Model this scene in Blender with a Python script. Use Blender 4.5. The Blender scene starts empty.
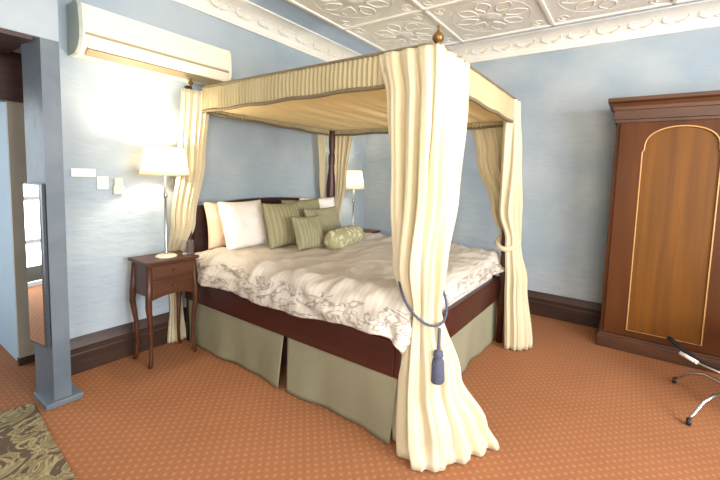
import bpy, bmesh, math, random
from mathutils import Vector, Matrix, noise
random.seed(7)
PI = math.pi
C = bpy.context.scene.collection
sc = bpy.context.scene

# ------------------------------------------------------------------ camera
FPX, PX, PY, HC = 378.281, 374.922, 207.954, 1.4
yw, pt, rl = math.radians(34.375), math.radians(4.772), math.radians(1.822)
Fv = Vector((math.cos(yw)*math.cos(pt), math.sin(yw)*math.cos(pt), -math.sin(pt)))
R0 = Vector((math.sin(yw), -math.cos(yw), 0)); U0 = R0.cross(Fv)
Rv = R0*math.cos(rl)+U0*math.sin(rl); Uv = -R0*math.sin(rl)+U0*math.cos(rl)
cd = bpy.data.cameras.new('camera'); cam = bpy.data.objects.new('camera', cd); C.objects.link(cam)
cam.matrix_world = Matrix(((Rv.x, Uv.x, -Fv.x, 0), (Rv.y, Uv.y, -Fv.y, 0), (Rv.z, Uv.z, -Fv.z, HC), (0, 0, 0, 1)))
cd.sensor_width = 36; cd.lens = FPX/720*36; cd.shift_x = (360-PX)/720; cd.shift_y = (PY-240)/720; cd.clip_start = .05
sc.camera = cam

# ------------------------------------------------------------------ world, daylight, fill, exposure
w = bpy.data.worlds.new('sky'); sc.world = w; w.use_nodes = True
nt = w.node_tree; bg = nt.nodes['Background']
sky = nt.nodes.new('ShaderNodeTexSky'); sky.sky_type = 'NISHITA'; sky.sun_disc = False
sky.sun_elevation = math.radians(40); sky.sun_rotation = math.radians(120)
nt.links.new(sky.outputs[0], bg.inputs[0]); bg.inputs[1].default_value = .3

def area(name, loc, direc, sx, sy, power, col):
    l = bpy.data.lights.new(name, 'AREA'); l.shape = 'RECTANGLE'; l.size = sx; l.size_y = sy
    l.energy = power; l.color = col
    o = bpy.data.objects.new(name, l); C.objects.link(o); o.location = loc
    o.rotation_euler = Vector(direc).to_track_quat('-Z', 'Y').to_euler(); return o
area('daylight_rear_window', (1.1, -2.72, 1.65), (0, 1, .22), 2.5, 1.6, 205, (.96, .97, 1.0))
area('fill_near_window', (-1.42, -1.3, 1.65), (1, .0, .22), 2.0, 1.6, 115, (1.0, .87, .71))  # warm fill, added behind an unseen window in the near wall
area('foyer_daylight', (-.7, 5.5, 1.2), (0, -1, 0), 1.0, 2.0, 60, (.85, .93, 1.0))

sc.view_settings.view_transform = 'Standard'; sc.view_settings.look = 'None'
sc.view_settings.gamma = 1; sc.view_settings.use_curve_mapping = False
sc.view_settings.exposure = .5

# ------------------------------------------------------------------ materials
def lin(h):
    if isinstance(h, str):
        h = [int(h[i:i+2], 16)/255 for i in (0, 2, 4)]
    return tuple((c/12.92 if c <= .04045 else ((c+.055)/1.055)**2.4) for c in h)+(1,)

def mat(name, col, rough=.6, metal=0, col2=None, scale=(6, 6, 6), tex='noise', bump=0, bscale=30, detail=4,
        spec=.5, ramp=(.35, .65), transl=0, sheen=0, coords='Object', dist=2.0, bstretch=(1, 1, 1)):
    m = bpy.data.materials.new(name); m.use_nodes = True
    n = m.node_tree.nodes; L = m.node_tree.links; p = n['Principled BSDF']
    p.inputs['Roughness'].default_value = rough; p.inputs['Metallic'].default_value = metal
    p.inputs['Specular IOR Level'].default_value = spec
    p.inputs['Base Color'].default_value = lin(col)
    if sheen: p.inputs['Sheen Weight'].default_value = sheen
    tc = n.new('ShaderNodeTexCoord')
    if col2:
        mp = n.new('ShaderNodeMapping'); mp.inputs['Scale'].default_value = scale
        L.new(tc.outputs[coords], mp.inputs[0])
        if tex == 'noise':
            t = n.new('ShaderNodeTexNoise'); t.inputs['Scale'].default_value = 1; t.inputs['Detail'].default_value = detail
        else:
            t = n.new('ShaderNodeTexWave'); t.inputs['Scale'].default_value = 1; t.inputs['Distortion'].default_value = dist
            t.inputs['Detail'].default_value = detail
            t.wave_type = 'BANDS'; t.bands_direction = tex[-1].upper()
        L.new(mp.outputs[0], t.inputs[0])
        r = n.new('ShaderNodeValToRGB'); r.color_ramp.elements[0].position = ramp[0]; r.color_ramp.elements[1].position = ramp[1]
        r.color_ramp.elements[0].color = lin(col); r.color_ramp.elements[1].color = lin(col2)
        L.new(t.outputs['Fac'], r.inputs[0]); L.new(r.outputs[0], p.inputs['Base Color'])
    if bump:
        mp2 = n.new('ShaderNodeMapping'); mp2.inputs['Scale'].default_value = [bscale*b for b in bstretch]
        L.new(tc.outputs[coords], mp2.inputs[0])
        t2 = n.new('ShaderNodeTexNoise'); t2.inputs['Scale'].default_value = 1; t2.inputs['Detail'].default_value = 3
        L.new(mp2.outputs[0], t2.inputs[0])
        b = n.new('ShaderNodeBump'); b.inputs['Strength'].default_value = bump; b.inputs['Distance'].default_value = .02
        L.new(t2.outputs['Fac'], b.inputs['Height']); L.new(b.outputs[0], p.inputs['Normal'])
    if transl:
        tr = n.new('ShaderNodeBsdfTranslucent'); mx = n.new('ShaderNodeMixShader'); mx.inputs[0].default_value = transl
        src = p.inputs['Base Color'].links[0].from_socket if p.inputs['Base Color'].links else None
        if src: L.new(src, tr.inputs[0])
        else: tr.inputs[0].default_value = lin(col)
        L.new(p.outputs[0], mx.inputs[1]); L.new(tr.outputs[0], mx.inputs[2])
        L.new(mx.outputs[0], n['Material Output'].inputs[0])
    return m

M = {}
M['wall'] = mat('blue_plaster', '9baab5', .65, col2='aeb8be', scale=(2.2,)*3, bump=.35, bscale=12, bstretch=(.6, .6, 2), spec=.15)
M['pier'] = mat('slate_paint', '59646e', .5, col2='68727a', scale=(3, 3, 3), bump=.25, bscale=14)
M['foyerwall'] = mat('foyer_plaster', '9db4c4', .6, col2='a9bcc8', scale=(2, 2, 2))
M['jamb'] = mat('cream_jamb_paint', '9c968a', .6, col2='a8a294', scale=(3, 3, 3))
M['white'] = mat('ceiling_white', 'e4e0d4', .6, col2='ece8de', scale=(3,)*3, bump=.15, bscale=18)
M['cornice'] = mat('cornice_white', 'e6e3d8', .55, col2='efece2', scale=(3,)*3, bump=.2, bscale=22)
M['ceilblue'] = mat('ceiling_blue', 'b0c4dc', .6, col2='bacce2', scale=(3,)*3)
M['base'] = mat('baseboard_wood', '2e1b12', .45, col2='3e2719', scale=(2, 2, 24), bump=.05)
M['beam'] = mat('dark_timber', '3c2420', .5, col2='4c302a', scale=(3, 20, 20))
M['wood'] = mat('wardrobe_wood', '43220a', .5, col2='5a310e', scale=(9, 9, .8), tex='noise', detail=6, ramp=(.3, .7), bump=.02, spec=.2)
M['woodpanel'] = mat('wardrobe_panel_wood', '573305', .5, col2='754709', scale=(14, 14, .7), tex='noise', detail=6, ramp=(.3, .7), spec=.25)
M['wooddark'] = mat('wardrobe_cornice_wood', '40220d', .5, col2='532e11', scale=(1, 3, 10), tex='noise')
M['inlay'] = mat('inlay', 'c0935a', .35)
M['stand'] = mat('nightstand_wood', '432413', .4, col2='5a331b', scale=(2, 14, 14), detail=5, ramp=(.3, .7))
M['mahog'] = mat('mahogany', '38170f', .42, col2='4a2016', scale=(14, 1.2, 14), detail=5, ramp=(.3, .7))
M['head'] = mat('headboard_wood', '2c1a18', .4, col2='3a2420', scale=(2, 14, 14))
M['curtain'] = mat('cream_curtain', 'e0d4b0', .75, col2='e9dfc2', scale=(3, 3, 1), transl=.3, bump=.1, bscale=60, sheen=.2)
M['canopycloth'] = mat('canopy_cloth', 'faecc4', .8, transl=.55)
M['valance'] = mat('valance_cloth', 'b9ad86', .8, col2='c4b891', scale=(3, 3, 1), transl=.2, bump=.1, bscale=60)
M['piping'] = mat('taupe_trim', '756850', .8)
M['skirt'] = mat('skirt_cloth', '848066', .85, col2='918d72', scale=(2, 2, 1), bump=.1, bscale=50)
M['pwhite'] = mat('white_cotton', 'ece5de', .8, bump=.15, bscale=14)
M['ppeach'] = mat('peach_cotton', 'e5c8a8', .8, bump=.15, bscale=14)
M['pgreen'] = mat('sage_stripe', '8c8764', .75, col2='9c9674', scale=(8, .01, .01), tex='wave_x', detail=0, dist=0, bump=.1, bscale=40, ramp=(.45, .55))
M['pgreen2'] = mat('sage_silk', '8a8566', .6, col2='9b9577', scale=(10, .01, .01), tex='wave_x', detail=0, dist=0, bump=.1, bscale=40)
M['bolster'] = mat('bolster_cloth', '9c9870', .7, col2='d0cab0', scale=(22, 22, 22), ramp=(.52, .6), detail=5)
M['mattress'] = mat('mattress_cloth', 'ddd5c8', .8)
M['rope'] = mat('slate_rope', '4c4f63', .8, bump=.3, bscale=90)
M['brass'] = mat('old_brass', '7a5a30', .35, metal=.6)
M['acw'] = mat('cream_plastic', 'ebe7d4', .4)
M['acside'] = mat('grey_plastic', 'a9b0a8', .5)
M['acdark'] = mat('ac_slot', '9c9070', .5)
M['plastic'] = mat('white_plastic', 'e6e4da', .4)
M['chrome'] = mat('chrome', 'c8c8c8', .15, metal=1)
M['black'] = mat('black_rubber', '1c1c22', .5)
M['seat'] = mat('black_leather', '26262a', .45)
M['ceramic'] = mat('cream_ceramic', 'e4dac0', .3)
M['steel'] = mat('brushed_steel', 'b4b4b0', .25, metal=.85)
M['frame'] = mat('mirror_frame_wood', '3a4148', .4)
M['winframe'] = mat('window_paint', 'e8e6e0', .4)
M['velvet'] = mat('rug_base', '4f4634', .9)

def custom(name):
    m = bpy.data.materials.new(name); m.use_nodes = True
    return m, m.node_tree.nodes, m.node_tree.links, m.node_tree.nodes['Principled BSDF']

# mirror glass
m, n, L, p = custom('mirror_glass'); p.inputs['Metallic'].default_value = 1; p.inputs['Roughness'].default_value = .02
p.inputs['Base Color'].default_value = (.93, .95, .95, 1); M['mirror'] = m
# clear acrylic
m, n, L, p = custom('clear_acrylic'); p.inputs['Transmission Weight'].default_value = .95; p.inputs['Roughness'].default_value = .05
p.inputs['Base Color'].default_value = (.9, .92, .92, 1); M['glass'] = m
# lamp shades
def shade_mat(name, strength):
    m, n, L, p = custom(name); p.inputs['Base Color'].default_value = lin('f6ecd6'); p.inputs['Roughness'].default_value = .8
    p.inputs['Emission Color'].default_value = (1, .86, .66, 1); p.inputs['Emission Strength'].default_value = strength
    return m
M['shade'] = mat('lamp_shade_cloth', 'faf5ea', .8, transl=.85)
M['bulb'] = shade_mat('glowing_bulb', 12)
M['shadetrim'] = mat('shade_trim', 'cdb98c', .7)
# carpet: terracotta with an offset grid of pale dots
m, n, L, p = custom('terracotta_carpet'); p.inputs['Roughness'].default_value = .95; p.inputs['Specular IOR Level'].default_value = .15
tc = n.new('ShaderNodeTexCoord'); sp = n.new('ShaderNodeSeparateXYZ'); L.new(tc.outputs['Object'], sp.inputs[0])
def math_(op, a, b=None):
    q = n.new('ShaderNodeMath'); q.operation = op
    for i, v in enumerate((a, b)):
        if v is None: continue
        if isinstance(v, (int, float)): q.inputs[i].default_value = v
        else: L.new(v, q.inputs[i])
    return q.outputs[0]
K = 2*PI/.054
sx = math_('SINE', math_('MULTIPLY', sp.outputs[0], K)); sy = math_('SINE', math_('MULTIPLY', sp.outputs[1], K))
dot = math_('MULTIPLY', sx, sy)
r = n.new('ShaderNodeValToRGB'); r.color_ramp.elements[0].position = .35; r.color_ramp.elements[1].position = .8
r.color_ramp.elements[0].color = lin('a26a46'); r.color_ramp.elements[1].color = lin('ac815f')
L.new(dot, r.inputs[0])
nz = n.new('ShaderNodeTexNoise'); nz.inputs['Scale'].default_value = 3; L.new(tc.outputs['Object'], nz.inputs[0])
nr = n.new('ShaderNodeValToRGB'); nr.color_ramp.elements[0].color = (.84, .84, .84, 1); nr.color_ramp.elements[1].color = (1, 1, 1, 1)
L.new(nz.outputs['Fac'], nr.inputs[0])
mx = n.new('ShaderNodeMix'); mx.data_type = 'RGBA'; mx.blend_type = 'MULTIPLY'; mx.inputs[0].default_value = 1
L.new(r.outputs[0], mx.inputs[6]); L.new(nr.outputs[0], mx.inputs[7]); L.new(mx.outputs[2], p.inputs['Base Color'])
nb = n.new('ShaderNodeTexNoise'); nb.inputs['Scale'].default_value = 260; L.new(tc.outputs['Object'], nb.inputs[0])
b = n.new('ShaderNodeBump'); b.inputs['Strength'].default_value = .3; b.inputs['Distance'].default_value = .01
L.new(nb.outputs['Fac'], b.inputs['Height']); L.new(b.outputs[0], p.inputs['Normal']); M['carpet'] = m
# rug: tan scrolls on dark brown
m, n, L, p = custom('scroll_rug'); p.inputs['Roughness'].default_value = .9
tc = n.new('ShaderNodeTexCoord'); nz = n.new('ShaderNodeTexNoise'); nz.inputs['Scale'].default_value = 5; nz.inputs['Detail'].default_value = 3
nz.inputs['Distortion'].default_value = 2.5
L.new(tc.outputs['Object'], nz.inputs[0])
r = n.new('ShaderNodeValToRGB'); e = r.color_ramp.elements
e[0].position = .0; e[0].color = lin('4d3d2c'); e[1].position = 1; e[1].color = lin('4d3d2c')
for pos, c in ((.44, '55452f'), (.5, 'a8986c'), (.54, '6e5f40'), (.6, '8c7d55'), (.66, '4d3d2c')):
    q = e.new(pos); q.color = lin(c)
L.new(nz.outputs['Fac'], r.inputs[0]); L.new(r.outputs[0], p.inputs['Base Color']); M['rug'] = m
# duvet: beige stripe with brown twig scribbles toward the hanging edge
m, n, L, p = custom('duvet_cloth'); p.inputs['Roughness'].default_value = .7
tc = n.new('ShaderNodeTexCoord'); sp = n.new('ShaderNodeSeparateXYZ'); L.new(tc.outputs['Object'], sp.inputs[0])
wv = n.new('ShaderNodeTexWave'); wv.inputs['Scale'].default_value = 9; wv.inputs['Distortion'].default_value = .6; wv.bands_direction = 'Y'
L.new(tc.outputs['Object'], wv.inputs[0])
r1 = n.new('ShaderNodeValToRGB'); r1.color_ramp.elements[0].color = lin('c2b9ab'); r1.color_ramp.elements[1].color = lin('cbc2b5')
L.new(wv.outputs['Fac'], r1.inputs[0])
mp = n.new('ShaderNodeMapping'); mp.inputs['Scale'].default_value = (3, 5, 10); L.new(tc.outputs['Object'], mp.inputs[0])
nz = n.new('ShaderNodeTexNoise'); nz.inputs['Scale'].default_value = 1; nz.inputs['Detail'].default_value = 3; nz.inputs['Distortion'].default_value = 2
L.new(mp.outputs[0], nz.inputs[0])
r2 = n.new('ShaderNodeValToRGB'); e = r2.color_ramp.elements
e[0].position = .45; e[0].color = (0, 0, 0, 1); e[1].position = .55; e[1].color = (0, 0, 0, 1)
q = e.new(.5); q.color = (1, 1, 1, 1)
L.new(nz.outputs['Fac'], r2.inputs[0])
low = math_('LESS_THAN', sp.outputs[2], .725)
fac = math_('MULTIPLY', math_('MULTIPLY', r2.outputs[0], low), .7)
mx = n.new('ShaderNodeMix'); mx.data_type = 'RGBA'; L.new(fac, mx.inputs[0]); L.new(r1.outputs[0], mx.inputs[6])
mx.inputs[7].default_value = lin('5e4c42'); L.new(mx.outputs[2], p.inputs['Base Color']); M['duvet'] = m

# ------------------------------------------------------------------ mesh helpers
def box(bm, x0, x1, y0, y1, z0, z1, bev=0):
    r = bmesh.ops.create_cube(bm, size=1)
    vs = r['verts']
    for v in vs:
        v.co = Vector(((x0+x1)/2+v.co.x*(x1-x0), (y0+y1)/2+v.co.y*(y1-y0), (z0+z1)/2+v.co.z*(z1-z0)))
    if bev:
        es = list({e for v in vs for e in v.link_edges})
        bmesh.ops.bevel(bm, geom=es, offset=bev, segments=2, profile=.5, affect='EDGES')
    return bm
def grid(bm, fn, nu, nv, closeu=False):
    vs = [[bm.verts.new(fn(i/(nu if closeu else nu), j/nv)) for j in range(nv+1)] for i in range(nu if closeu else nu+1)]
    N = len(vs)
    for i in range(N if closeu else N-1):
        for j in range(nv):
            f = bm.faces.new((vs[i][j], vs[(i+1) % N][j], vs[(i+1) % N][j+1], vs[i][j+1])); f.smooth = True
    return vs
def lathe(bm, prof, cx=0, cy=0, z0=0, seg=24, smooth=True):
    vs = [[bm.verts.new((cx+r*math.cos(2*PI*k/seg), cy+r*math.sin(2*PI*k/seg), z0+z)) for r, z in prof] for k in range(seg)]
    for k in range(seg):
        for j in range(len(prof)-1):
            f = bm.faces.new((vs[k][j], vs[(k+1) % seg][j], vs[(k+1) % seg][j+1], vs[k][j+1])); f.smooth = smooth
    for j in (0, len(prof)-1):
        if prof[j][0] > 1e-5: bm.faces.new([vs[k][j] for k in range(seg)])
    bmesh.ops.remove_doubles(bm, verts=bm.verts, dist=1e-6)
    return bm
def tube(bm, pts, rad, seg=10, closed=False, sq=None):
    pts = [Vector(p) for p in pts]; n_ = len(pts); rings = []
    up = Vector((0, 0, 1)); prev = None
    for i, p_ in enumerate(pts):
        a = pts[(i-1) % n_] if (closed or i > 0) else p_; b_ = pts[(i+1) % n_] if (closed or i < n_-1) else p_
        t = (b_-a).normalized()
        if prev is None: x = t.orthogonal().normalized() if abs(t.z) > .95 else t.cross(up).normalized()
        else: x = (prev-t*prev.dot(t)).normalized()
        prev = x; y = t.cross(x)
        r_ = rad[i] if isinstance(rad, (list, tuple)) else rad
        rings.append([bm.verts.new(p_+x*r_*math.cos(2*PI*k/seg)+y*r_*math.sin(2*PI*k/seg)) for k in range(seg)])
    for i in range(n_ if closed else n_-1):
        for k in range(seg):
            f = bm.faces.new((rings[i][k], rings[i][(k+1) % seg], rings[(i+1) % n_][(k+1) % seg], rings[(i+1) % n_][k])); f.smooth = True
    if not closed:
        bm.faces.new(rings[0]); bm.faces.new(rings[-1])
    return bm
def prism(bm, poly, axis, a0, a1):
    """extrude a 2D polygon along an axis; poly in the other two axes (x->(y,z), y->(x,z), z->(x,y))"""
    def P(u, v, a): return {'x': (a, u, v), 'y': (u, a, v), 'z': (u, v, a)}[axis]
    A = [bm.verts.new(P(u, v, a0)) for u, v in poly]; B = [bm.verts.new(P(u, v, a1)) for u, v in poly]
    k = len(poly)
    for i in range(k): bm.faces.new((A[i], A[(i+1) % k], B[(i+1) % k], B[i]))
    bm.faces.new(A); bm.faces.new(B); return bm
def obj(name, bm, m, parent=None, solid=0, sub=0, loc=None):
    bmesh.ops.recalc_face_normals(bm, faces=bm.faces)
    me = bpy.data.meshes.new(name); bm.to_mesh(me); bm.free()
    o = bpy.data.objects.new(name, me); C.objects.link(o)
    me.materials.append(M[m] if isinstance(m, str) else m)
    if parent: o.parent = parent
    if loc: o.location = loc
    if solid:
        s = o.modifiers.new('solid', 'SOLIDIFY'); s.thickness = solid; s.offset = 0
    if sub:
        s = o.modifiers.new('sub', 'SUBSURF'); s.levels = sub; s.render_levels = sub
    return o
def B(*a, **k): return box(bmesh.new(), *a, **k)
def struct(name, bm, m, parent=None):
    o = obj(name, bm, m, parent)
    o['kind'] = 'structure'; return o
def tag(o, label, cat, group=None):
    o['label'] = label; o['category'] = cat
    if group: o['group'] = group
    return o
def thing(name, label, cat, loc=(0, 0, 0), rz=0, group=None):
    o = bpy.data.objects.new(name, None); C.objects.link(o); o.location = loc; o.rotation_euler = (0, 0, rz)
    o.empty_display_size = .1
    return tag(o, label, cat, group)

# ------------------------------------------------------------------ room
YH, XR, YR, XN, ZC = 3.06, 4.208, -2.6, -1.3, 2.85
YP = 2.72      # projecting lintel / pier plane
struct('floor', B(XN-.1, XR+.1, YR-.1, 5.4, -.1, 0), 'carpet')
struct('ceiling', B(XN-.1, XR+.1, YR-.1, YH+.1, ZC, ZC+.1), 'ceilblue')
struct('wall_left', B(.782, XR+.1, YH, YH+.2, 0, ZC), 'wall')
struct('wall_right', B(XR, XR+.15, YR-.1, YH, 0, ZC), 'wall')
# pier and lintel of the opening to the foyer
bm = prism(bmesh.new(), [(.70, YP-.02), (.782, YP-.02), (.782, YH+.14), (.755, YH+.14), (.755, 2.9), (.668, 2.9)], 'z', 0, 2.09); struct('wall_pier', bm, 'pier')
struct('wall_lintel', B(XN, .782, YP-.02, YH+.14, 2.09, ZC), 'wall')
struct('trim_1', B(.655, .835, YP-.045, 2.91, 0, .035, bev=.006), 'pier')
# rear wall with a window opening
bm = bmesh.new(); box(bm, XN-.1, -.2, YR-.15, YR, 0, ZC); box(bm, 2.4, XR, YR-.15, YR, 0, ZC)
box(bm, -.2, 2.4, YR-.15, YR, 0, .8); box(bm, -.2, 2.4, YR-.15, YR, 2.5, ZC); struct('wall_rear', bm, 'wall')
bm = bmesh.new(); box(bm, XN-.15, XN, YR, -2.4, 0, ZC); box(bm, XN-.15, XN, -.2, YH+.1, 0, ZC)
box(bm, XN-.15, XN, -2.4, -.2, 0, .8); box(bm, XN-.15, XN, -2.4, -.2, 2.5, ZC); struct('wall_near', bm, 'wall')  # window opening in this unseen wall is added to let fill in
def window(name, x0, x1, y0, y1, axis):
    wn = bpy.data.objects.new(name, None); C.objects.link(wn); wn['kind'] = 'structure'
    bm = bmesh.new()
    a0, a1 = (x0, x1) if axis == 'x' else (y0, y1)
    def bb(u0, u1, z0, z1):
        if axis == 'x': box(bm, u0, u1, y0, y1, z0, z1)
        else: box(bm, x0, x1, u0, u1, z0, z1)
    for k in range(4): u = a0+(a1-a0)*k/3; bb(max(a0, u-.03), min(a1, u+.03), .8, 2.5)
    for z in (.8, 1.66, 2.44): bb(a0, a1, z, z+.06)
    obj('window_frame', bm, 'winframe', wn)
window('window_1', -.2, 2.4, YR-.09, YR-.05, 'x'); window('fill_window', XN-.09, XN-.05, -2.4, -.2, 'y')  # the near-wall one is out of view, added for the fill light
# foyer beyond the opening
struct('wall_foyer', B(.72, .83, 3.5, 5.3, 0, 2.3, bev=.004), 'foyerwall')
struct('trim_2', B(.715, .835, 3.47, 3.5, 0, 2.0), 'jamb')
struct('trim_3', B(.71, .85, 3.455, 3.5, 0, .05), 'base')
bm = bmesh.new(); box(bm, -.25, .9, 5.3, 5.4, 0, 2.6); box(bm, XN, -.25, 5.3, 5.4, 2.2, 2.6); box(bm, XN, -1.2, 5.3, 5.4, 0, 2.2); struct('wall_foyer_far', bm, 'foyerwall')
dr = bpy.data.objects.new('door_1', None); C.objects.link(dr); dr['kind'] = 'structure'
bm = bmesh.new()
for x in (-1.2, -.74, -.29): box(bm, x, x+.04, 5.33, 5.37, 0, 2.2)
for z in (0, .5, 1.0, 1.5, 2.15): box(bm, -1.2, -.25, 5.33, 5.37, z, z+.05)
obj('door_frame', bm, 'winframe', dr)
struct('wall_foyer_side', B(XN-.1, XN, YH+.1, 5.4, 0, 2.6), 'foyerwall')
struct('wall_foyer_recess', B(.83, .95, YH+.14, 3.6, 0, 2.6), 'beam')
struct('trim_4', B(XN, .9, 3.42, 3.56, 1.82, 2.16, bev=.01), 'beam')
struct('ceiling_foyer', B(XN, 1, YH+.1, 5.4, 2.3, 2.4), 'beam')
struct('trim_5', B(XN, .68, YP+.02, YH+.16, 2.075, 2.09), 'beam')

# cornices: cove profile in (offset from wall, z)
def cove(d=.24, zlo=2.706):
    pts = [(0, zlo), (.02, zlo), (.025, zlo+.02)]
    for k in range(7):
        a = k/6*PI/2; pts.append((.03+(d-.06)*(1-math.cos(a)), zlo+.025+(ZC-zlo-.035)*math.sin(a)))
    pts += [(d-.02, ZC-.012), (d, ZC-.012), (d, ZC), (0, ZC)]
    return pts
bm = bmesh.new(); prism(bm, [(YH-o_, z_) for o_, z_ in cove()], 'x', .8, XR); 
struct('trim_6', bm, 'cornice')
bm = bmesh.new(); prism(bm, [(XR-o_, z_) for o_, z_ in cove()], 'y', YR, YH)
struct('trim_7', bm, 'cornice')
# leafy relief along both coves
bm = bmesh.new()
def leaf(c, u, nrm, s):
    for sgn in (-1, 1):
        pts = []
        for k in range(7):
            t = k/6; a = t*2.3
            pts.append(Vector(c)+u*sgn*s*(.15+.75*math.sin(a))+Vector((0, 0, 1))*s*.55*(1-math.cos(a)-.6)*.6+nrm*s*(.35*(1-math.cos(a)-.9)*.6))
        tube(bm, pts, [.007*(1-.6*k/6) for k in range(7)], 6)
k = 1.0
while k < 4.0:
    leaf((k, YH-.095, 2.79), Vector((1, 0, 0)), Vector((0, -1, 0)), .1); k += .24
k = -.9
while k < 2.9:
    leaf((XR-.095, k, 2.79), Vector((0, 1, 0)), Vector((-1, 0, 0)), .1); k += .24
struct('trim_8', bm, 'cornice')
# coffered ornamental panel
X1, Y1, XA, YA = 3.84, 2.47, -.5, -1.86
bm = bmesh.new(); box(bm, XA, X1, YA, Y1, ZC-.025, ZC)
def rib(x0, x1, y0, y1): box(bm, x0, x1, y0, y1, ZC-.04, ZC-.02, bev=.008)
k = Y1
while k > YA-.01: rib(XA, X1, k-.035, k); k -= .866
k = X1
while k > XA-.01: rib(k-.035, k, YA, Y1); k -= .866
struct('trim_9', bm, 'white')
bm = bmesh.new()
cx = X1-.018-.433
while cx > .2:
    cy = Y1-.018-.433
    while cy > -.6:
        z = ZC-.024
        lathe(bm, [(.001, -.014), (.03, -.013), (.05, -.005), (.075, -.009), (.09, -.002), (.1, .004)], cx, cy, z, 16)
        tube(bm, [(cx+.33*math.cos(a*PI/16), cy+.33*math.sin(a*PI/16), z) for a in range(32)], .004, 6, closed=True)
        for q in range(8):
            a0 = q*PI/4
            for sg in (-1, 1):
                pts = []
                for t in range(9):
                    tt = t/8; rr = .11+.2*tt; aa = a0+sg*(.32*math.sin(tt*PI)*.9)
                    pts.append((cx+rr*math.cos(aa), cy+rr*math.sin(aa), z))
                tube(bm, pts, [.009-.004*t/8 for t in range(9)], 6)
        for sx_ in (-1, 1):
            for sy_ in (-1, 1):
                c0 = (cx+.33*sx_, cy+.33*sy_)
                tube(bm, [(c0[0]+(.065-.05*t/14)*math.cos(t*.62), c0[1]+(.065-.05*t/14)*math.sin(t*.62)*1.0, z) for t in range(15)], .006, 6)
        cy -= .866
    cx -= .866
struct('trim_10', bm, 'white')

# baseboards
def skirting(): return [(0, 0), (.03, 0), (.03, .13), (.024, .14), (.024, .17), (.03, .178), (.022, .2), (.012, .225), (.008, .245), (0, .245)]
bm = bmesh.new(); prism(bm, [(YH-o_, z_) for o_, z_ in skirting()], 'x', .8, XR); struct('baseboard_left', bm, 'base')
bm = bmesh.new(); prism(bm, [(XR-o_, z_) for o_, z_ in skirting()], 'y', YR, YH-.03); struct('baseboard_right', bm, 'base')

# ------------------------------------------------------------------ wardrobe
WX, WY0, WY1, WH = 3.76, -1.40, .165, 2.10
t = thing('wardrobe', 'tall polished mahogany wardrobe with arched inlaid door panels against right wall', 'wardrobe', (WX+.2, (WY0+WY1)/2, 0))
def rel(bm, o): bmesh.ops.translate(bm, verts=bm.verts, vec=-Vector(o.location)); return bm
obj('body', rel(B(WX, XR-.035, WY0, WY1, .1, 1.93, bev=.004), t), 'wood', t)
bm = bmesh.new(); box(bm, WX-.025, XR-.035, WY0-.02, WY1+.02, 0, .105, bev=.006); box(bm, WX-.015, XR-.035, WY0-.01, WY1+.01, .1, .125, bev=.006)
obj('plinth', rel(bm, t), 'wooddark', t)
bm = bmesh.new()
prof = [(0, 1.905), (.012, 1.905), (.012, 1.925), (.02, 1.93), (.02, 2.0), (.026, 2.005), (.03, 2.03), (.045, 2.055), (.065, 2.065), (.07, 2.07), (.07, 2.098), (0, 2.10)]
def around(prof):
    rows = []
    for o_, z_ in prof:
        rows.append([bm.verts.new(v) for v in ((XR-.035, WY1+o_, z_), (WX-o_, WY1+o_, z_), (WX-o_, WY0-o_, z_), (XR-.035, WY0-o_, z_))])
    for a, b_ in zip(rows, rows[1:]):
        for k in range(3): bm.faces.new((a[k], a[k+1], b_[k+1], b_[k]))
    bm.faces.new(rows[-1]); bm.faces.new(rows[0])
around(prof); obj('cornice', rel(bm, t), 'wooddark', t)
def arch(yl, yr, zb, zs, za, n_=24):
    """panel outline: counter from bottom-left up over the arch, small shoulders at the springing"""
    pts = [(yl, zb), (yl, zs)]
    ym = (yl+yr)/2; hw = (yl-yr)/2; sh = .03
    for k in range(n_+1):
        a = PI*k/n_; ca = math.cos(a); pts.append((ym+(hw-sh*.4)*ca, zs+.02+(za-zs-.02)*max(0, math.sin(a))**.72))
    pts += [(yr, zs), (yr, zb)]
    return pts
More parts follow.
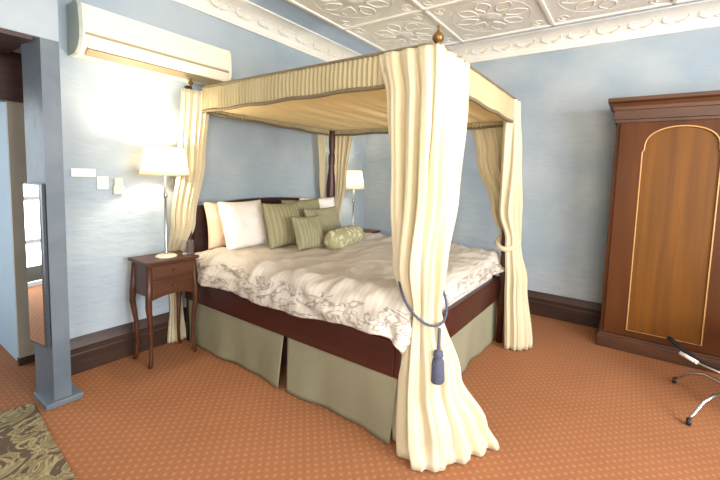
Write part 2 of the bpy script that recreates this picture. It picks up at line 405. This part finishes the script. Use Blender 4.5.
for (ya, yb) in ((.135, -.615), (-.62, -1.37)):
    z0, z1 = .14, 1.895; x_ = WX-.02
    ins = .14 if ya > 0 else .14
    P_ = arch(ya-ins-.02, yb+.11, .30, 1.66, 1.86) if ya > 0 else arch(ya-.11, yb+ins+.02, .30, 1.66, 1.86)
    P_ = [(a, max(b_, .2)) for a, b_ in P_]; P_[0] = (P_[0][0], .19); P_[-1] = (P_[-1][0], .19)
    bm = bmesh.new()
    def V(y, z, x=x_): return bm.verts.new((x, y, z))
    def Q(pts): bm.faces.new([V(*q) for q in pts])
    yl, yr = P_[0][0], P_[-1][0]
    Q([(ya, z0), (ya, z1), (yl, z1), (yl, z0)]); Q([(yb, z0), (yb, z1), (yr, z1), (yr, z0)]); Q([(yl, z0), (yl, .19), (yr, .19), (yr, z0)])
    top = P_[1:-1]
    for a, b_ in zip(top, top[1:]): 
        if abs(a[0]-b_[0]) > 1e-6: Q([a, (a[0], z1), (b_[0], z1), b_])
    for a, b_ in zip(P_, P_[1:]+P_[:1]): bm.faces.new((V(*a), V(*b_), V(b_[0], b_[1], x_+.017), V(a[0], a[1], x_+.017)))
    for a, b_ in (((ya, z0), (ya, z1)), ((ya, z1), (yb, z1)), ((yb, z1), (yb, z0)), ((yb, z0), (ya, z0))):
        bm.faces.new((V(*a), V(*b_), V(b_[0], b_[1], WX-.001), V(a[0], a[1], WX-.001)))
    bmesh.ops.remove_doubles(bm, verts=bm.verts, dist=1e-5)
    d = obj('door', rel(bm, t), 'wood', t)
    bm = bmesh.new(); bm.faces.new([bm.verts.new((x_+.013, y, z)) for y, z in P_])
    q = bmesh.ops.extrude_face_region(bm, geom=bm.faces[:]); bmesh.ops.translate(bm, verts=[v for v in q['geom'] if isinstance(v, bmesh.types.BMVert)], vec=(.004, 0, 0))
    obj('door_panel', rel(bm, t), 'woodpanel', d)
    bm = bmesh.new(); tube(bm, [(x_-.001, y, z) for y, z in P_], .0055, 8, closed=True)
    obj('inlay_bead', rel(bm, t), 'inlay', d)
    yk = yb+.03 if ya > 0 else ya-.03
    bm = bmesh.new(); lathe(bm, [(.001, 0), (.01, 0), (.012, .006), (.006, .01), (.011, .02), (.001, .026)], 0, 0, 0, 12)
    bmesh.ops.rotate(bm, verts=bm.verts, cent=(0, 0, 0), matrix=Matrix.Rotation(-PI/2, 3, 'Y'))
    bmesh.ops.translate(bm, verts=bm.verts, vec=(x_, yk, 1.05)); obj('knob', rel(bm, t), 'brass', d)

# ------------------------------------------------------------------ four-poster bed
BX0, BX1, BY0, BY1 = 1.62, 3.37, .92, 2.98
CX0, CX1, CY0, CY1, CZ = 1.735, 3.28, .86, 2.86, 2.05
bed = thing('four_poster_bed', 'wide dark mahogany four-poster bed with cream fabric canopy in room centre', 'bed', ((BX0+BX1)/2, (BY0+BY1)/2, 0))
def rail(x0, x1, y0, y1): return B(x0, x1, y0, y1, .36, .555, bev=.008)
obj('side_rail', rel(rail(BX0, BX0+.04, BY0+.04, BY1-.02), bed), 'mahog', bed)
obj('side_rail', rel(rail(BX1-.04, BX1, BY0+.04, BY1-.02), bed), 'mahog', bed)
obj('foot_rail', rel(rail(BX0, BX1, BY0, BY0+.04), bed), 'mahog', bed)
# headboard with a shallow curved top
pts = [(1.69, .2)]
for k in range(25):
    s = k/24; pts.append((1.69+(3.25-1.69)*s, 1.09+.07*math.sin(PI*s)**.6))
pts += [(3.25, .2)]
bm = prism(bmesh.new(), pts, 'y', 2.93, 2.975); obj('headboard', rel(bm, bed), 'head', bed)
postprof = [(.038, 0), (.038, .56), (.03, .58), (.034, .6), (.026, .62), (.022, .7), (.03, .85), (.042, 1.0), (.052, 1.2), (.05, 1.3), (.03, 1.5), (.036, 1.53), (.036, 1.62), (.026, 1.65), (.036, 1.72), (.036, 1.98), (.028, 2.0), (.028, 2.06)]
for x, y in ((CX0+.03, CY0+.05), (CX1-.015, CY0+.02), (1.665, 2.955), (CX1-.0, CY1)):
    thin = [(min(r_, .028), z_) for r_, z_ in postprof]
    p_ = obj('post', rel(lathe(bmesh.new(), postprof if (x > 2 and y > 2) else thin, x, y, 0, 20), bed), 'mahog' if y < 1 or x > 2 else 'head', bed)
    fx, fy = (1.775, .865) if y < 1 else (1.665, 2.92)
    if x > 2: continue
    k_ = .88 if y < 1 else .55
    obj('finial', rel(lathe(bmesh.new(), [(r_*k_, z_*k_) for r_, z_ in [(.012, 0), (.022, .008), (.01, .02), (.02, .03), (.033, .05), (.033, .062), (.022, .08), (.01, .09), (.006, .105), (.009, .115), (.001, .13)]], fx, fy, 2.05, 20), bed), 'brass', p_)
bm = bmesh.new()
for a in ((CX0, CX1, CY0, CY0+.03), (CX0, CX1, CY1-.03, CY1), (CX0, CX0+.03, CY0, CY1), (CX1-.03, CX1, CY0, CY1)):
    box(bm, *a, CZ-.03, CZ)
obj('canopy_frame', rel(bm, bed), 'mahog', bed)
# pleated valances
def valance(name, a, b_, zt, zb0, zb1, out, pl=.034):
    a = Vector(a); b_ = Vector(b_); Ln = (b_-a).length; d = (b_-a)/Ln; nrm = Vector(out)
    N = int(Ln/.006)
    def f(u, v):
        s = u*Ln; ph = s/pl*2*PI + .8*math.sin(s*9)
        am = .008*(.4+.6*v)*(1+.3*math.sin(s*23))
        zb = zb0+(zb1-zb0)*u+.004*math.sin(s*14)
        z = zt+(zb-zt)*v
        q = a+d*s+nrm*(.012+am*math.sin(ph)+.006*math.sin(PI*v)); return Vector((q.x, q.y, z))
    bm = bmesh.new(); grid(bm, f, N, 8); bmesh.ops.translate(bm, verts=bm.verts, vec=-bed.location)
    v_ = obj(name, bm, 'valance', bed, solid=.003)
    for k in (0, 1):
        bm = bmesh.new()
        pts = []
        for i in range(40):
            u = i/39; z = zt if k == 0 else zb0+(zb1-zb0)*u+.004*math.sin(u*Ln*14)
            q = a+d*(u*Ln)+nrm*.014; pts.append((q.x, q.y, z))
        tube(bm, pts, .0085 if k == 0 else .0125, 6); bmesh.ops.translate(bm, verts=bm.verts, vec=-bed.location)
        obj('valance_border', bm, 'piping', v_)
valance('valance', (CX0, CY0-.0), (CX0, CY1), CZ+.005, 1.885, 1.865, (-1, 0))
valance('valance', (CX0, CY0), (CX1, CY0), CZ+.005, 1.885, 1.865, (0, -1))
valance('valance', (CX1, CY0), (CX1, CY1), CZ+.005, 1.86, 1.845, (1, 0))
valance('valance', (CX0, CY1), (CX1, CY1), CZ+.005, 1.865, 1.845, (0, 1))
# canopy roof cloth, sagging with cross ripples
def roof(u, v):
    x = CX0+.015+(CX1-CX0-.03)*u; y = CY0+.015+(CY1-CY0-.03)*v
    e = min(1, 6*min(u, 1-u, v, 1-v))
    z = 1.895-.01*math.sin(PI*u)*e+e*(.016*math.sin(v*2*PI*16+1.5*math.sin(3*u))+.008*math.sin(v*37+u*5))
    return Vector((x, y, z))-bed.location
bm = bmesh.new(); grid(bm, roof, 30, 200); obj('canopy_cloth', bm, 'canopycloth', bed, solid=.002)
# box-pleated bed skirt panels
def skirt(a, b_, out, zt=.375):
    a = Vector(a); b_ = Vector(b_); Ln = (b_-a).length; d = (b_-a)/Ln; nrm = Vector(out)
    def f(u, v):
        s = u*Ln; e = max(0, 1-min(u, 1-u)*Ln/.10)
        q = a+d*s+nrm*(v*(.006+.012*math.sin(s*9+1)+.006*math.sin(s*21))+v*.012*e)
        q = q + d*((.02*v)*(1 if u > .5 else -1)*(-1)*e)
        return Vector((q.x, q.y, zt+(.006-zt)*v))-bed.location
    bm = bmesh.new(); grid(bm, f, int(Ln/.015), 14); obj('bed_skirt_panel', bm, 'skirt', bed, solid=.003)
sx0 = BX0+.015
skirt((sx0, BY0+.02), (sx0, 1.765), (-1, 0)); skirt((sx0, 1.80), (sx0, BY1-.05), (-1, 0))
skirt((BX0+.02, BY0+.02), (BX1-.02, BY0+.02), (0, -1))
skirt((BX1-.015, BY0+.02), (BX1-.015, 2.9), (1, 0))
obj('bed_base', rel(B(BX0+.06, BX1-.06, BY0+.06, BY1-.06, .12, .5), bed), 'head', bed)
# mattress
mt = obj('mattress', B(BX0+.06, BX1-.06, BY0+.05, BY1-.06, .5, .71, bev=.04), 'mattress'); tag(mt, 'thick pale mattress on four-poster bed under the crumpled duvet', 'mattress')

# duvet
def duvet():
    A_x, yF, yB = (BX1-BX0)/2-.10, BY0+.10, 2.84
    cxm = (BX0+BX1)/2; r_ = .11; ztop = .75; quarter = PI/2*r_
    def f(u, v):
        uu = (u*2-1)*(A_x+.36); vv = v*(yB-yF+.36)-.36
        ex = max(0, abs(uu)-A_x); ey = max(0, -vv); sg = 1 if uu > 0 else -1
        X = cxm+sg*min(abs(uu), A_x); Y = yF+max(vv, 0)
        e = math.hypot(ex, ey) if (ex > 0 and ey > 0) else ex+ey
        nx, ny = (sg*ex/e, -ey/e) if e > 1e-6 else (0, 0)
        # hem length varies along the edge
        hem = .25-.04*max(0, min(1, (1.5-Y)/.5))+.025*noise.noise(Vector((X*2, Y*2.2, 3)))-(.04 if ey > 0 and ex == 0 else 0)
        corner = (ex > 0 and ey > 0)
        if sg > 0 or ey > 0: hem += .0
        lim = hem*(.36/.36)
        e = e/.36*lim
        if e < quarter: a = e/r_; off = r_*math.sin(a); dz = r_*(1-math.cos(a))
        else: off = r_+.01*math.sin((e-quarter)*9); dz = r_+(e-quarter)
        p_ = Vector((X+nx*off, Y+ny*off, ztop-dz))
        nn = Vector((nx*min(1, e/quarter), ny*min(1, e/quarter), max(0, 1-e/quarter))).normalized() if e > 0 else Vector((0, 0, 1))
        q = Vector((uu*1.0+vv*.45, vv*2.2-uu*.5, 0))
        w1 = abs(noise.noise(q*1.7+Vector((5, 2, 0)))); w2 = abs(noise.noise(Vector((uu*3-vv*5, vv*3+uu*5, 1)))); w3 = noise.noise(q*9)
        amp = .35+1.0*min(1, (abs(uu)/A_x)**3)
        h = .022*(1-2.2*w1)*amp+.013*(1-2*w2)*amp+.005*w3
        if v > .93: h -= .02
        if dz > .1:
            h += .02*math.sin((Y*13 if abs(nx) > abs(ny) else X*13)+2*noise.noise(Vector((X, Y, 0))*3))*min(1, (dz-.1)*6)
            h += .012
        return p_+nn*h
    bm = bmesh.new(); grid(bm, f, 150, 170)
    return bm
dv = obj('duvet', duvet(), 'duvet', solid=.02); tag(dv, 'crumpled beige striped duvet with brown twig pattern spread over the bed', 'duvet')

# ------------------------------------------------------------------ pillows
def pillow_bm(w_, h_, th, seed=0, wr=.012):
    bm = bmesh.new(); N = 26
    def f(sgn):
        def g(u, v):
            a, b_ = u*2-1, v*2-1
            T = th/2*((1-abs(a)**2.6)**.55)*((1-abs(b_)**2.6)**.55)
            x = w_/2*a*(1-.07*(1-b_*b_)*abs(a)**2); z = h_/2*b_*(1-.07*(1-a*a)*abs(b_)**2)
            nn = noise.noise(Vector((a*2.2+seed, b_*2.2, sgn*.5)))+.5*noise.noise(Vector((a*5, b_*5+seed, sgn)))
            return Vector((x, sgn*(T+wr*nn*(1-max(a*a, b_*b_)**3)), z+h_/2))
        return g
    grid(bm, f(-1), N, N); grid(bm, f(1), N, N)
    bmesh.ops.remove_doubles(bm, verts=bm.verts, dist=1e-4)
    return bm
def pillow(name, label, m, w_, h_, th, loc, rz, lean, seed, roll=0, cat='pillow', group=None):
    o = obj(name, pillow_bm(w_, h_, th, seed), m)
    o.rotation_euler = (-math.radians(lean), math.radians(roll), math.radians(rz)); o.location = loc
    tag(o, label, cat, group); return o
ZP = .765
pillow('pillow', 'peach pillow standing behind the big white pillow at left of headboard', 'ppeach', .52, .39, .12, (1.99, 2.80, ZP), 0, 10, 1)
pillow('pillow', 'large white pillow propped upright at the left end of the bed', 'pwhite', .46, .42, .17, (2.01, 2.64, ZP-.005), 4, 17, 2)
pillow('pillow', 'white pillow standing upright at the right end of the headboard', 'pwhite', .46, .40, .14, (3.03, 2.77, ZP), -14, 13, 5)
pillow('cushion', 'square sage green cushion leaning on the big white pillow', 'pgreen', .40, .40, .15, (2.28, 2.46, ZP), -2, 18, 3, cat='cushion')
pillow('cushion', 'sage green cushion farthest back against the headboard centre', 'pgreen', .54, .40, .14, (2.73, 2.67, ZP), 2, 16, 4, cat='cushion')
pillow('cushion', 'wide olive green cushion beside the upright right-hand white pillow', 'pgreen2', .52, .33, .14, (2.80, 2.46, ZP), 4, 20, 6, cat='cushion')
pillow('cushion', 'small green cushion in front of the other cushions', 'pgreen2', .30, .30, .12, (2.33, 2.22, ZP), -8, 22, 7, cat='cushion')
bm = bmesh.new()
def bol(u, v):
    a = u*2*PI; s = v*2-1; rr = .088*(1-abs(s)**7)**.5*(1+.06*noise.noise(Vector((math.cos(a)*1.5, math.sin(a)*1.5, s*4))))
    return Vector((s*.30, rr*math.cos(a), rr*math.sin(a)))
grid(bm, bol, 28, 30, closeu=True); bmesh.ops.remove_doubles(bm, verts=bm.verts, dist=1e-4)
o = obj('bolster_cushion', bm, 'bolster'); o.location = (2.66, 2.14, ZP+.08); o.rotation_euler = (0, 0, math.radians(12))
tag(o, 'round green bolster with pale leaf pattern lying in front of cushions', 'cushion')

# ------------------------------------------------------------------ curtains
def resample(path, N):
    P_ = [Vector(p) for p in path]; d = [0]
    for a, b_ in zip(P_, P_[1:]): d.append(d[-1]+(b_-a).length)
    out = []; j = 0
    for i in range(N+1):
        s = d[-1]*i/N
        while j < len(d)-2 and d[j+1] < s: j += 1
        t_ = (s-d[j])/max(1e-9, d[j+1]-d[j]); out.append(P_[j].lerp(P_[j+1], min(1, t_)))
    for _ in range(4):
        out = [out[0]]+[(out[i-1]+out[i]*2+out[i+1])/4 for i in range(1, N)]+[out[-1]]
    return out
def sm(t_): return t_*t_*(3-2*t_)
def drape(keys, folds, seed=0, N=220, Z=70, hem=0):
    """keys: (z, 2D path, fold amplitude) from top to bottom"""
    K_ = [(z, resample([Vector((x, y, 0)) for x, y in p_], N), a) for z, p_, a in keys]
    rnd = random.Random(seed); ph = [rnd.uniform(0, 6) for _ in range(6)]
    bm = bmesh.new(); rows = []
    for j in range(Z+1):
        z = K_[0][0]+(K_[-1][0]-K_[0][0])*j/Z
        i = 0
        while i < len(K_)-2 and z < K_[i+1][0]: i += 1
        t_ = (K_[i][0]-z)/(K_[i][0]-K_[i+1][0]); t_ = min(1, max(0, t_))
        lo, hi, am = K_[i][1], K_[i+1][1], K_[i][2]+(K_[i+1][2]-K_[i][2])*t_
        tl = t_ if False else sm(t_)
        row = []
        pts = [a.lerp(b_, tl) for a, b_ in zip(lo, hi)]
        for k in range(N+1):
            tg = (pts[min(N, k+1)]-pts[max(0, k-1)]); tg.normalize(); nr = Vector((-tg.y, tg.x, 0))
            u = k/N
            wv_ = math.sin(2*PI*folds*u+ph[0]+.9*math.sin(2*PI*u*1.7+ph[1]))+.28*math.sin(2*PI*folds*2.3*u+ph[2]+z*1.3)
            q = pts[k]+nr*am*wv_
            zz = z
            if hem and j == Z: zz = z+0
            row.append(bm.verts.new((q.x, q.y, zz)))
        rows.append(row)
    for a, b_ in zip(rows, rows[1:]):
        for k in range(N):
            f = bm.faces.new((a[k], a[k+1], b_[k+1], b_[k])); f.smooth = True
    return bm
# foot corner nearest the camera
t = thing('bed_curtain', 'large cream curtain tied with blue tassel rope at the nearest bed post', 'curtain', (1.68, .86, 0), group='cream curtains at the bed posts')
keys = [(2.045, [(1.705, 1.175), (1.703, .99), (1.703, .832), (1.80, .826), (2.09, .826)], .009),
        (1.8, [(1.69, 1.11), (1.68, .99), (1.685, .82), (1.80, .80), (2.03, .81)], .02),
        (1.3, [(1.69, 1.06), (1.65, .98), (1.65, .83), (1.77, .78), (1.98, .82)], .026),
        (.95, [(1.71, 1.02), (1.63, .95), (1.62, .83), (1.73, .77), (1.88, .82)], .024),
        (.72, [(1.74, .98), (1.67, .91), (1.655, .83), (1.73, .775), (1.84, .82)], .013),
        (.35, [(1.74, 1.0), (1.625, .90), (1.60, .81), (1.71, .71), (1.90, .72)], .024),
        (.12, [(1.73, 1.0), (1.59, .88), (1.55, .78), (1.68, .63), (1.93, .57)], .026),
        (.012, [(1.72, 1.0), (1.57, .87), (1.53, .73), (1.68, .62), (1.93, .49)], .016)]
bm = drape(keys, 6.5, 3); bmesh.ops.translate(bm, verts=bm.verts, vec=-t.location); obj('drape', bm, 'curtain', t, solid=.004)
def tieback(t, cx, cy, rx, ry, zhi, zlo, ang, tassel=True):
    """rope loop round the gathered cloth, low point at angle ang where the tassel hangs"""
    pts = []
    for k in range(40):
        a = 2*PI*k/40; z = (zhi+zlo)/2-(zhi-zlo)/2*math.cos(a-ang)
        pts.append((cx+rx*math.cos(a)-t.location.x, cy+ry*math.sin(a)-t.location.y, z))
    tb = obj('tie_back', tube(bmesh.new(), pts, .0065, 8, closed=True), 'rope', t)
    if tassel:
        x = cx+(rx+.035)*math.cos(ang)-t.location.x; y = cy+(ry+.035)*math.sin(ang)-t.location.y
        bm = lathe(bmesh.new(), [(.001, 0), (.008, -.005), (.008, -.11), (.023, -.12), (.025, -.14), (.018, -.15), (.03, -.17), (.036, -.265), (.03, -.275), (.001, -.275)], x, y, zlo+.005, 14)
        obj('tassel', bm, 'rope', tb)
tieback(t, 1.745, .875, .115, .13, .95, .67, math.radians(238))
# foot corner at the right
t = thing('bed_curtain', 'cream curtain twisted round the far foot post beside the wall', 'curtain', (3.33, .88, 0), group='cream curtains at the bed posts')
keys = [(2.045, [(3.12, .91), (3.13, .83), (3.26, .825), (3.315, .84), (3.32, 1.0), (3.325, 1.30)], .007),
        (1.6, [(3.12, .91), (3.13, .82), (3.26, .80), (3.34, .82), (3.34, 1.0), (3.34, 1.20)], .014),
        (1.15, [(3.17, .92), (3.17, .83), (3.27, .77), (3.36, .80), (3.36, .92), (3.34, 1.04)], .014),
        (.90, [(3.20, .86), (3.22, .80), (3.31, .76), (3.37, .83), (3.34, .95)], .008),
        (.55, [(3.19, .84), (3.21, .74), (3.32, .69), (3.40, .77), (3.37, .90)], .012),
        (.012, [(3.14, .80), (3.16, .70), (3.27, .62), (3.38, .66), (3.40, .80)], .014)]
bm = drape(keys, 8, 5, N=150, Z=60); bmesh.ops.translate(bm, verts=bm.verts, vec=-t.location); obj('drape', bm, 'curtain', t, solid=.004)
bm = bmesh.new()
pts = [(.085*math.cos(a*2*PI/24)-.05, -.02+.085*math.sin(a*2*PI/24), .88+.05*math.cos(a*2*PI/24)) for a in range(24)]
tube(bm, pts, .022, 8, closed=True); obj('tie_back', bm, 'curtain', t)
# head left
t = thing('bed_curtain', 'cream curtain hanging behind the left nightstand and lit table lamp', 'curtain', (1.66, 2.9, 0), group='cream curtains at the bed posts')
keys = [(2.02, [(1.57, 2.88), (1.66, 2.86), (1.74, 2.84), (1.80, 2.88)], .008),
        (1.5, [(1.56, 2.92), (1.64, 2.90), (1.72, 2.90), (1.79, 2.93)], .014),
        (1.0, [(1.50, 2.92), (1.56, 2.90), (1.64, 2.90), (1.70, 2.93)], .013),
        (.6, [(1.51, 3.035), (1.54, 3.02), (1.58, 3.02), (1.61, 3.035)], .008),
        (.3, [(1.54, 3.035), (1.57, 3.02), (1.61, 3.02), (1.64, 3.035)], .008),
        (.012, [(1.50, 3.0), (1.55, 2.98), (1.60, 2.98), (1.65, 3.0)], .01)]
bm = drape(keys, 6, 8, N=110, Z=50); bmesh.ops.translate(bm, verts=bm.verts, vec=-t.location); obj('drape', bm, 'curtain', t, solid=.004)
# head right: two panels either side of the post
t = thing('bed_curtain', 'cream curtain parted around the dark post behind the cushions', 'curtain', (3.3, 2.9, 0), group='cream curtains at the bed posts')
for keys in ([(1.99, [(3.10, 2.93), (3.18, 2.945), (3.25, 2.93)], .007), (1.4, [(3.16, 2.93), (3.2, 2.945), (3.25, 2.93)], .009), (.95, [(3.22, 2.94), (3.24, 2.95), (3.26, 2.94)], .006), (.012, [(3.2, 2.95), (3.24, 2.96), (3.26, 2.95)], .008)],
             [(1.99, [(3.34, 2.9), (3.345, 2.8), (3.34, 2.6)], .008), (1.4, [(3.36, 2.9), (3.375, 2.82), (3.36, 2.70)], .01), (.9, [(3.385, 2.9), (3.40, 2.86), (3.40, 2.82)], .008), (.012, [(3.42, 2.92), (3.43, 2.87), (3.42, 2.8)], .01)]):
    bm = drape(keys, 4, 9, N=70, Z=40); bmesh.ops.translate(bm, verts=bm.verts, vec=-t.location); obj('drape', bm, 'curtain', t, solid=.004)

# ------------------------------------------------------------------ nightstands
def nightstand(label, x0, x1, y0, y1, zt, group=None):
    cx, cy = (x0+x1)/2, (y0+y1)/2
    t = thing('nightstand', label, 'nightstand', (cx, cy, 0), group=group)
    hx, hy = (x1-x0)/2, (y1-y0)/2
    bm = bmesh.new(); box(bm, -hx, hx, -hy, hy, zt-.022, zt, bev=.008); obj('tabletop', bm, 'stand', t)
    bm = bmesh.new(); box(bm, -hx+.025, hx-.025, -hy+.025, hy-.02, zt-.255, zt-.022, bev=.004)
    # curved apron below the drawers
    pts = [(-hx+.03, zt-.25)]+[(-hx+.03+(2*hx-.06)*k/16, zt-.285+.028*math.sin(PI*k/16)) for k in range(17)]+[(hx-.03, zt-.25)]
    prism(bm, pts, 'y', -hy+.027, -hy+.04); obj('body', bm, 'stand', t)
    for zz0, zz1 in ((zt-.125, zt-.035), (zt-.24, zt-.14)):
        d = obj('drawer', B(-hx+.045, hx-.045, -hy+.013, -hy+.03, zz0, zz1, bev=.005), 'stand', t)
        for sx_ in (0,):
            bm = lathe(bmesh.new(), [(.001, 0), (.008, 0), (.005, .008), (.011, .016), (.001, .022)], 0, 0, 0, 12)
            bmesh.ops.rotate(bm, verts=bm.verts, cent=(0, 0, 0), matrix=Matrix.Rotation(PI/2, 3, 'X'))
            bmesh.ops.translate(bm, verts=bm.verts, vec=(sx_, -hy+.014, (zz0+zz1)/2)); obj('knob', bm, 'brass', d)
    for sx_ in (-1, 1):
        for sy_ in (-1, 1):
            X, Y = sx_*(hx-.035), sy_*(hy-.035); ox, oy = sx_*.012, sy_*.012
            pts = [(X, Y, zt-.04), (X+ox, Y+oy, zt-.24), (X+ox*1.2, Y+oy*1.2, zt-.32), (X, Y, .3), (X-ox*.5, Y-oy*.5, .14), (X, Y, .05), (X+ox*.8, Y+oy*.8, 0)]
            obj('leg', tube(bmesh.new(), pts, [.02, .021, .021, .015, .0115, .012, .015], 10), 'stand', t)
    return t
nightstand('small brown wooden two-drawer nightstand on slim curved legs, left of bed', 1.215, 1.60, 2.70, 2.985, .76, 'nightstands')
nightstand('dark wooden nightstand mostly hidden beyond the right side of bed', 3.52, 3.98, 2.62, 3.015, .72, 'nightstands')

# ------------------------------------------------------------------ lamps
def table_lamp(label, x, y, z0, h, rb, rt, sh, power, group='bedside lamps'):
    t = thing('table_lamp', label, 'lamp', (x, y, z0), group=group)
    obj('base', lathe(bmesh.new(), [(.001, 0), (.07, 0), (.072, .008), (.06, .016), (.02, .022), (.001, .022)], 0, 0, 0, 28), 'ceramic', t)
    obj('pole', lathe(bmesh.new(), [(.012, .02), (.018, .03), (.009, .045), (.009, h-.17), (.014, h-.16), (.014, h-.13), (.008, h-.12), (.008, h+.03), (.001, h+.03)], 0, 0, 0, 16), 'steel', t)
    bm = bmesh.new(); N = 40
    vs = []
    for k in range(N):
        a = 2*PI*k/N; rr = 1+.012*(k % 2)
        vs.append([bm.verts.new((r_*rr*math.cos(a), r_*rr*math.sin(a), z)) for r_, z in ((rb, h), (rt, h+sh))])
    for k in range(N):
        f = bm.faces.new((vs[k][0], vs[(k+1) % N][0], vs[(k+1) % N][1], vs[k][1])); f.smooth = True
    s = obj('lamp_shade', bm, 'shade', t, solid=.003)
    for r_, z in ((rb, h), (rt, h+sh)):
        bm = tube(bmesh.new(), [(r_*1.01*math.cos(a*PI/16), r_*1.01*math.sin(a*PI/16), z) for a in range(32)], .004, 6, closed=True)
        obj('shade_rim', bm, 'shadetrim', s)
    obj('bulb', lathe(bmesh.new(), [(.001, h+.03), (.014, h+.035), (.03, h+.07), (.026, h+.095), (.001, h+.11)], 0, 0, 0, 16), 'bulb', t)
    l = bpy.data.lights.new('bulb_light', 'POINT'); l.energy = power; l.color = (1, .84, .62); l.shadow_soft_size = .04
    lo = bpy.data.objects.new('bulb_light', l); C.objects.link(lo); lo.parent = t; lo.location = (0, 0, h+.155)
table_lamp('lit table lamp with glowing cream shade on the left nightstand', 1.41, 2.82, .76, .60, .16, .12, .20, 20)
table_lamp('lit table lamp with white shade glowing in far corner beyond bed', 3.68, 2.84, .72, .52, .13, .09, .22, 11)

# small clear holder beside the lamp
t = thing('sign_holder', 'small clear upright holder at the right edge of the left nightstand', 'holder', (1.555, 2.78, .76), math.radians(-30))
obj('holder_base', B(-.045, .045, -.025, .025, 0, .006), 'glass', t)
obj('holder_panel', B(-.04, .04, -.003, .003, .005, .11), 'glass', t)

# ------------------------------------------------------------------ air conditioner
t = thing('air_conditioner', 'long cream wall-mounted air conditioner above left nightstand', 'air conditioner', (.93, YH, 2.11))
prof = [(0, .31), (-.13, .31), (-.165, .30), (-.185, .27), (-.20, .14), (-.195, .085), (-.17, .04), (-.12, .005), (-.10, 0), (0, 0)]
obj('body', prism(bmesh.new(), prof, 'x', .018, 1.04), 'acw', t)
p2 = [(a*1.02, b_*1.02-.003) for a, b_ in prof]
p2 = [(min(0, a), b_) for a, b_ in p2]
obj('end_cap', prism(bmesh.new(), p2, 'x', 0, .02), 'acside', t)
obj('end_cap', prism(bmesh.new(), p2, 'x', 1.038, 1.058), 'acw', t)
prf = [(-.188, .268), (-.204, .145), (-.198, .145), (-.182, .268)]
obj('front_panel', prism(bmesh.new(), [(-.19, .285), (-.207, .13), (-.2, .128), (-.18, .285)], 'x', .03, 1.03), 'acw', t)
obj('air_slot', prism(bmesh.new(), [(-.2035, .122), (-.2015, .108), (-.19, .108), (-.19, .122)], 'x', .03, 1.03), 'acdark', t)
obj('louver', prism(bmesh.new(), [(-.203, .095), (-.185, .035), (-.175, .035), (-.193, .095)], 'x', .05, 1.01), 'acw', t)
obj('louver', prism(bmesh.new(), [(-.172, .028), (-.125, -.004), (-.12, .004), (-.168, .036)], 'x', .05, 1.01), 'acdark', t)

# ------------------------------------------------------------------ wall fittings
o = obj('switch_plate', B(.92, 1.06, YH-.014, YH, 1.335, 1.39, bev=.004), 'plastic'); tag(o, 'long pale horizontal plate on left wall, nearest the foyer pier', 'wall plate')
t = thing('light_switch', 'square white switch on left wall, between long plate and cream holder', 'switch', (1.10, YH, 1.25))
obj('switch_plate', B(-.035, .035, -.012, 0, 0, .09, bev=.003), 'plastic', t); obj('rocker', B(-.012, .012, -.018, -.01, .03, .06, bev=.002), 'plastic', t)
t = thing('remote_holder', 'cream remote control in its wall holder, nearest the lit lamp', 'remote holder', (1.195, YH, 1.215))
obj('holder', B(-.035, .035, -.03, 0, 0, .06, bev=.004), 'ceramic', t); obj('remote', B(-.026, .026, -.024, -.008, .03, .115, bev=.004), 'ceramic', t)

# mirror on the pier
t = thing('wall_mirror', 'tall narrow mirror hanging on the slate grey pier', 'mirror', (.682, 2.80, .36), math.atan2(.2, -.032)-PI/2)
obj('mirror_frame', B(-.018, -.004, -.10, .09, 0, .94), 'frame', t)
obj('mirror_glass', B(-.022, -.018, -.075, .087, .012, .93), 'mirror', t)

# ------------------------------------------------------------------ rug
bm = bmesh.new(); box(bm, -.75, .0, -2.0, .0, 0, .012, bev=.004)
o = obj('rug', bm, 'rug'); o.location = (.635, 2.83, 0); o.rotation_euler = (0, 0, math.radians(-4)); tag(o, 'dark brown rug with tan scroll pattern at the foyer doorway', 'rug')

# ------------------------------------------------------------------ swivel chair at the right edge
hx, hy = 3.10, -.62
t = thing('swivel_chair', 'chrome four-legged swivel chair with black castors in front of wardrobe', 'chair', (hx, hy, 0))
for k in range(4):
    a = math.radians(48+90*k); c_, s_ = math.cos(a), math.sin(a)
    pts = [(c_*r_, s_*r_, z) for r_, z in ((.02, .13), (.1, .16), (.2, .165), (.29, .13), (.36, .06), (.385, .042))]
    lg = obj('leg', tube(bmesh.new(), pts, [.014, .013, .011, .01, .009, .009], 10), 'chrome', t)
    bm = lathe(bmesh.new(), [(.001, -.01), (.02, -.01), (.022, 0), (.02, .01), (.001, .01)], 0, 0, 0, 18)
    bmesh.ops.rotate(bm, verts=bm.verts, cent=(0, 0, 0), matrix=Matrix.Rotation(PI/2, 3, 'X'))
    bmesh.ops.translate(bm, verts=bm.verts, vec=(c_*.39, s_*.39, .023)); obj('castor', bm, 'black', lg)
obj('column', lathe(bmesh.new(), [(.035, .1), (.035, .18), (.022, .2), (.022, .38), (.05, .40), (.05, .43), (.001, .43)], 0, 0, 0, 20), 'chrome', t)
obj('foot_bar', tube(bmesh.new(), [(0, 0, .27), (.02, .1, .27), (.08, .2, .265), (.2, .3, .30), (.28, .34, .31)], [.012, .012, .013, .016, .018], 10), 'black', t)
lv = obj('lever', tube(bmesh.new(), [(-.02, 0, .24), (0, .12, .255), (.04, .22, .27)], .009, 8), 'chrome', t)
obj('lever_grip', tube(bmesh.new(), [(.035, .205, .268), (.10, .29, .285)], .013, 8), 'plastic', lv)
obj('seat', B(-.2, .2, -.5, -.05, .43, .50, bev=.025), 'seat', t)
bm = B(-.19, .19, -.56, -.51, .50, .92, bev=.022); obj('backrest', bm, 'seat', t)
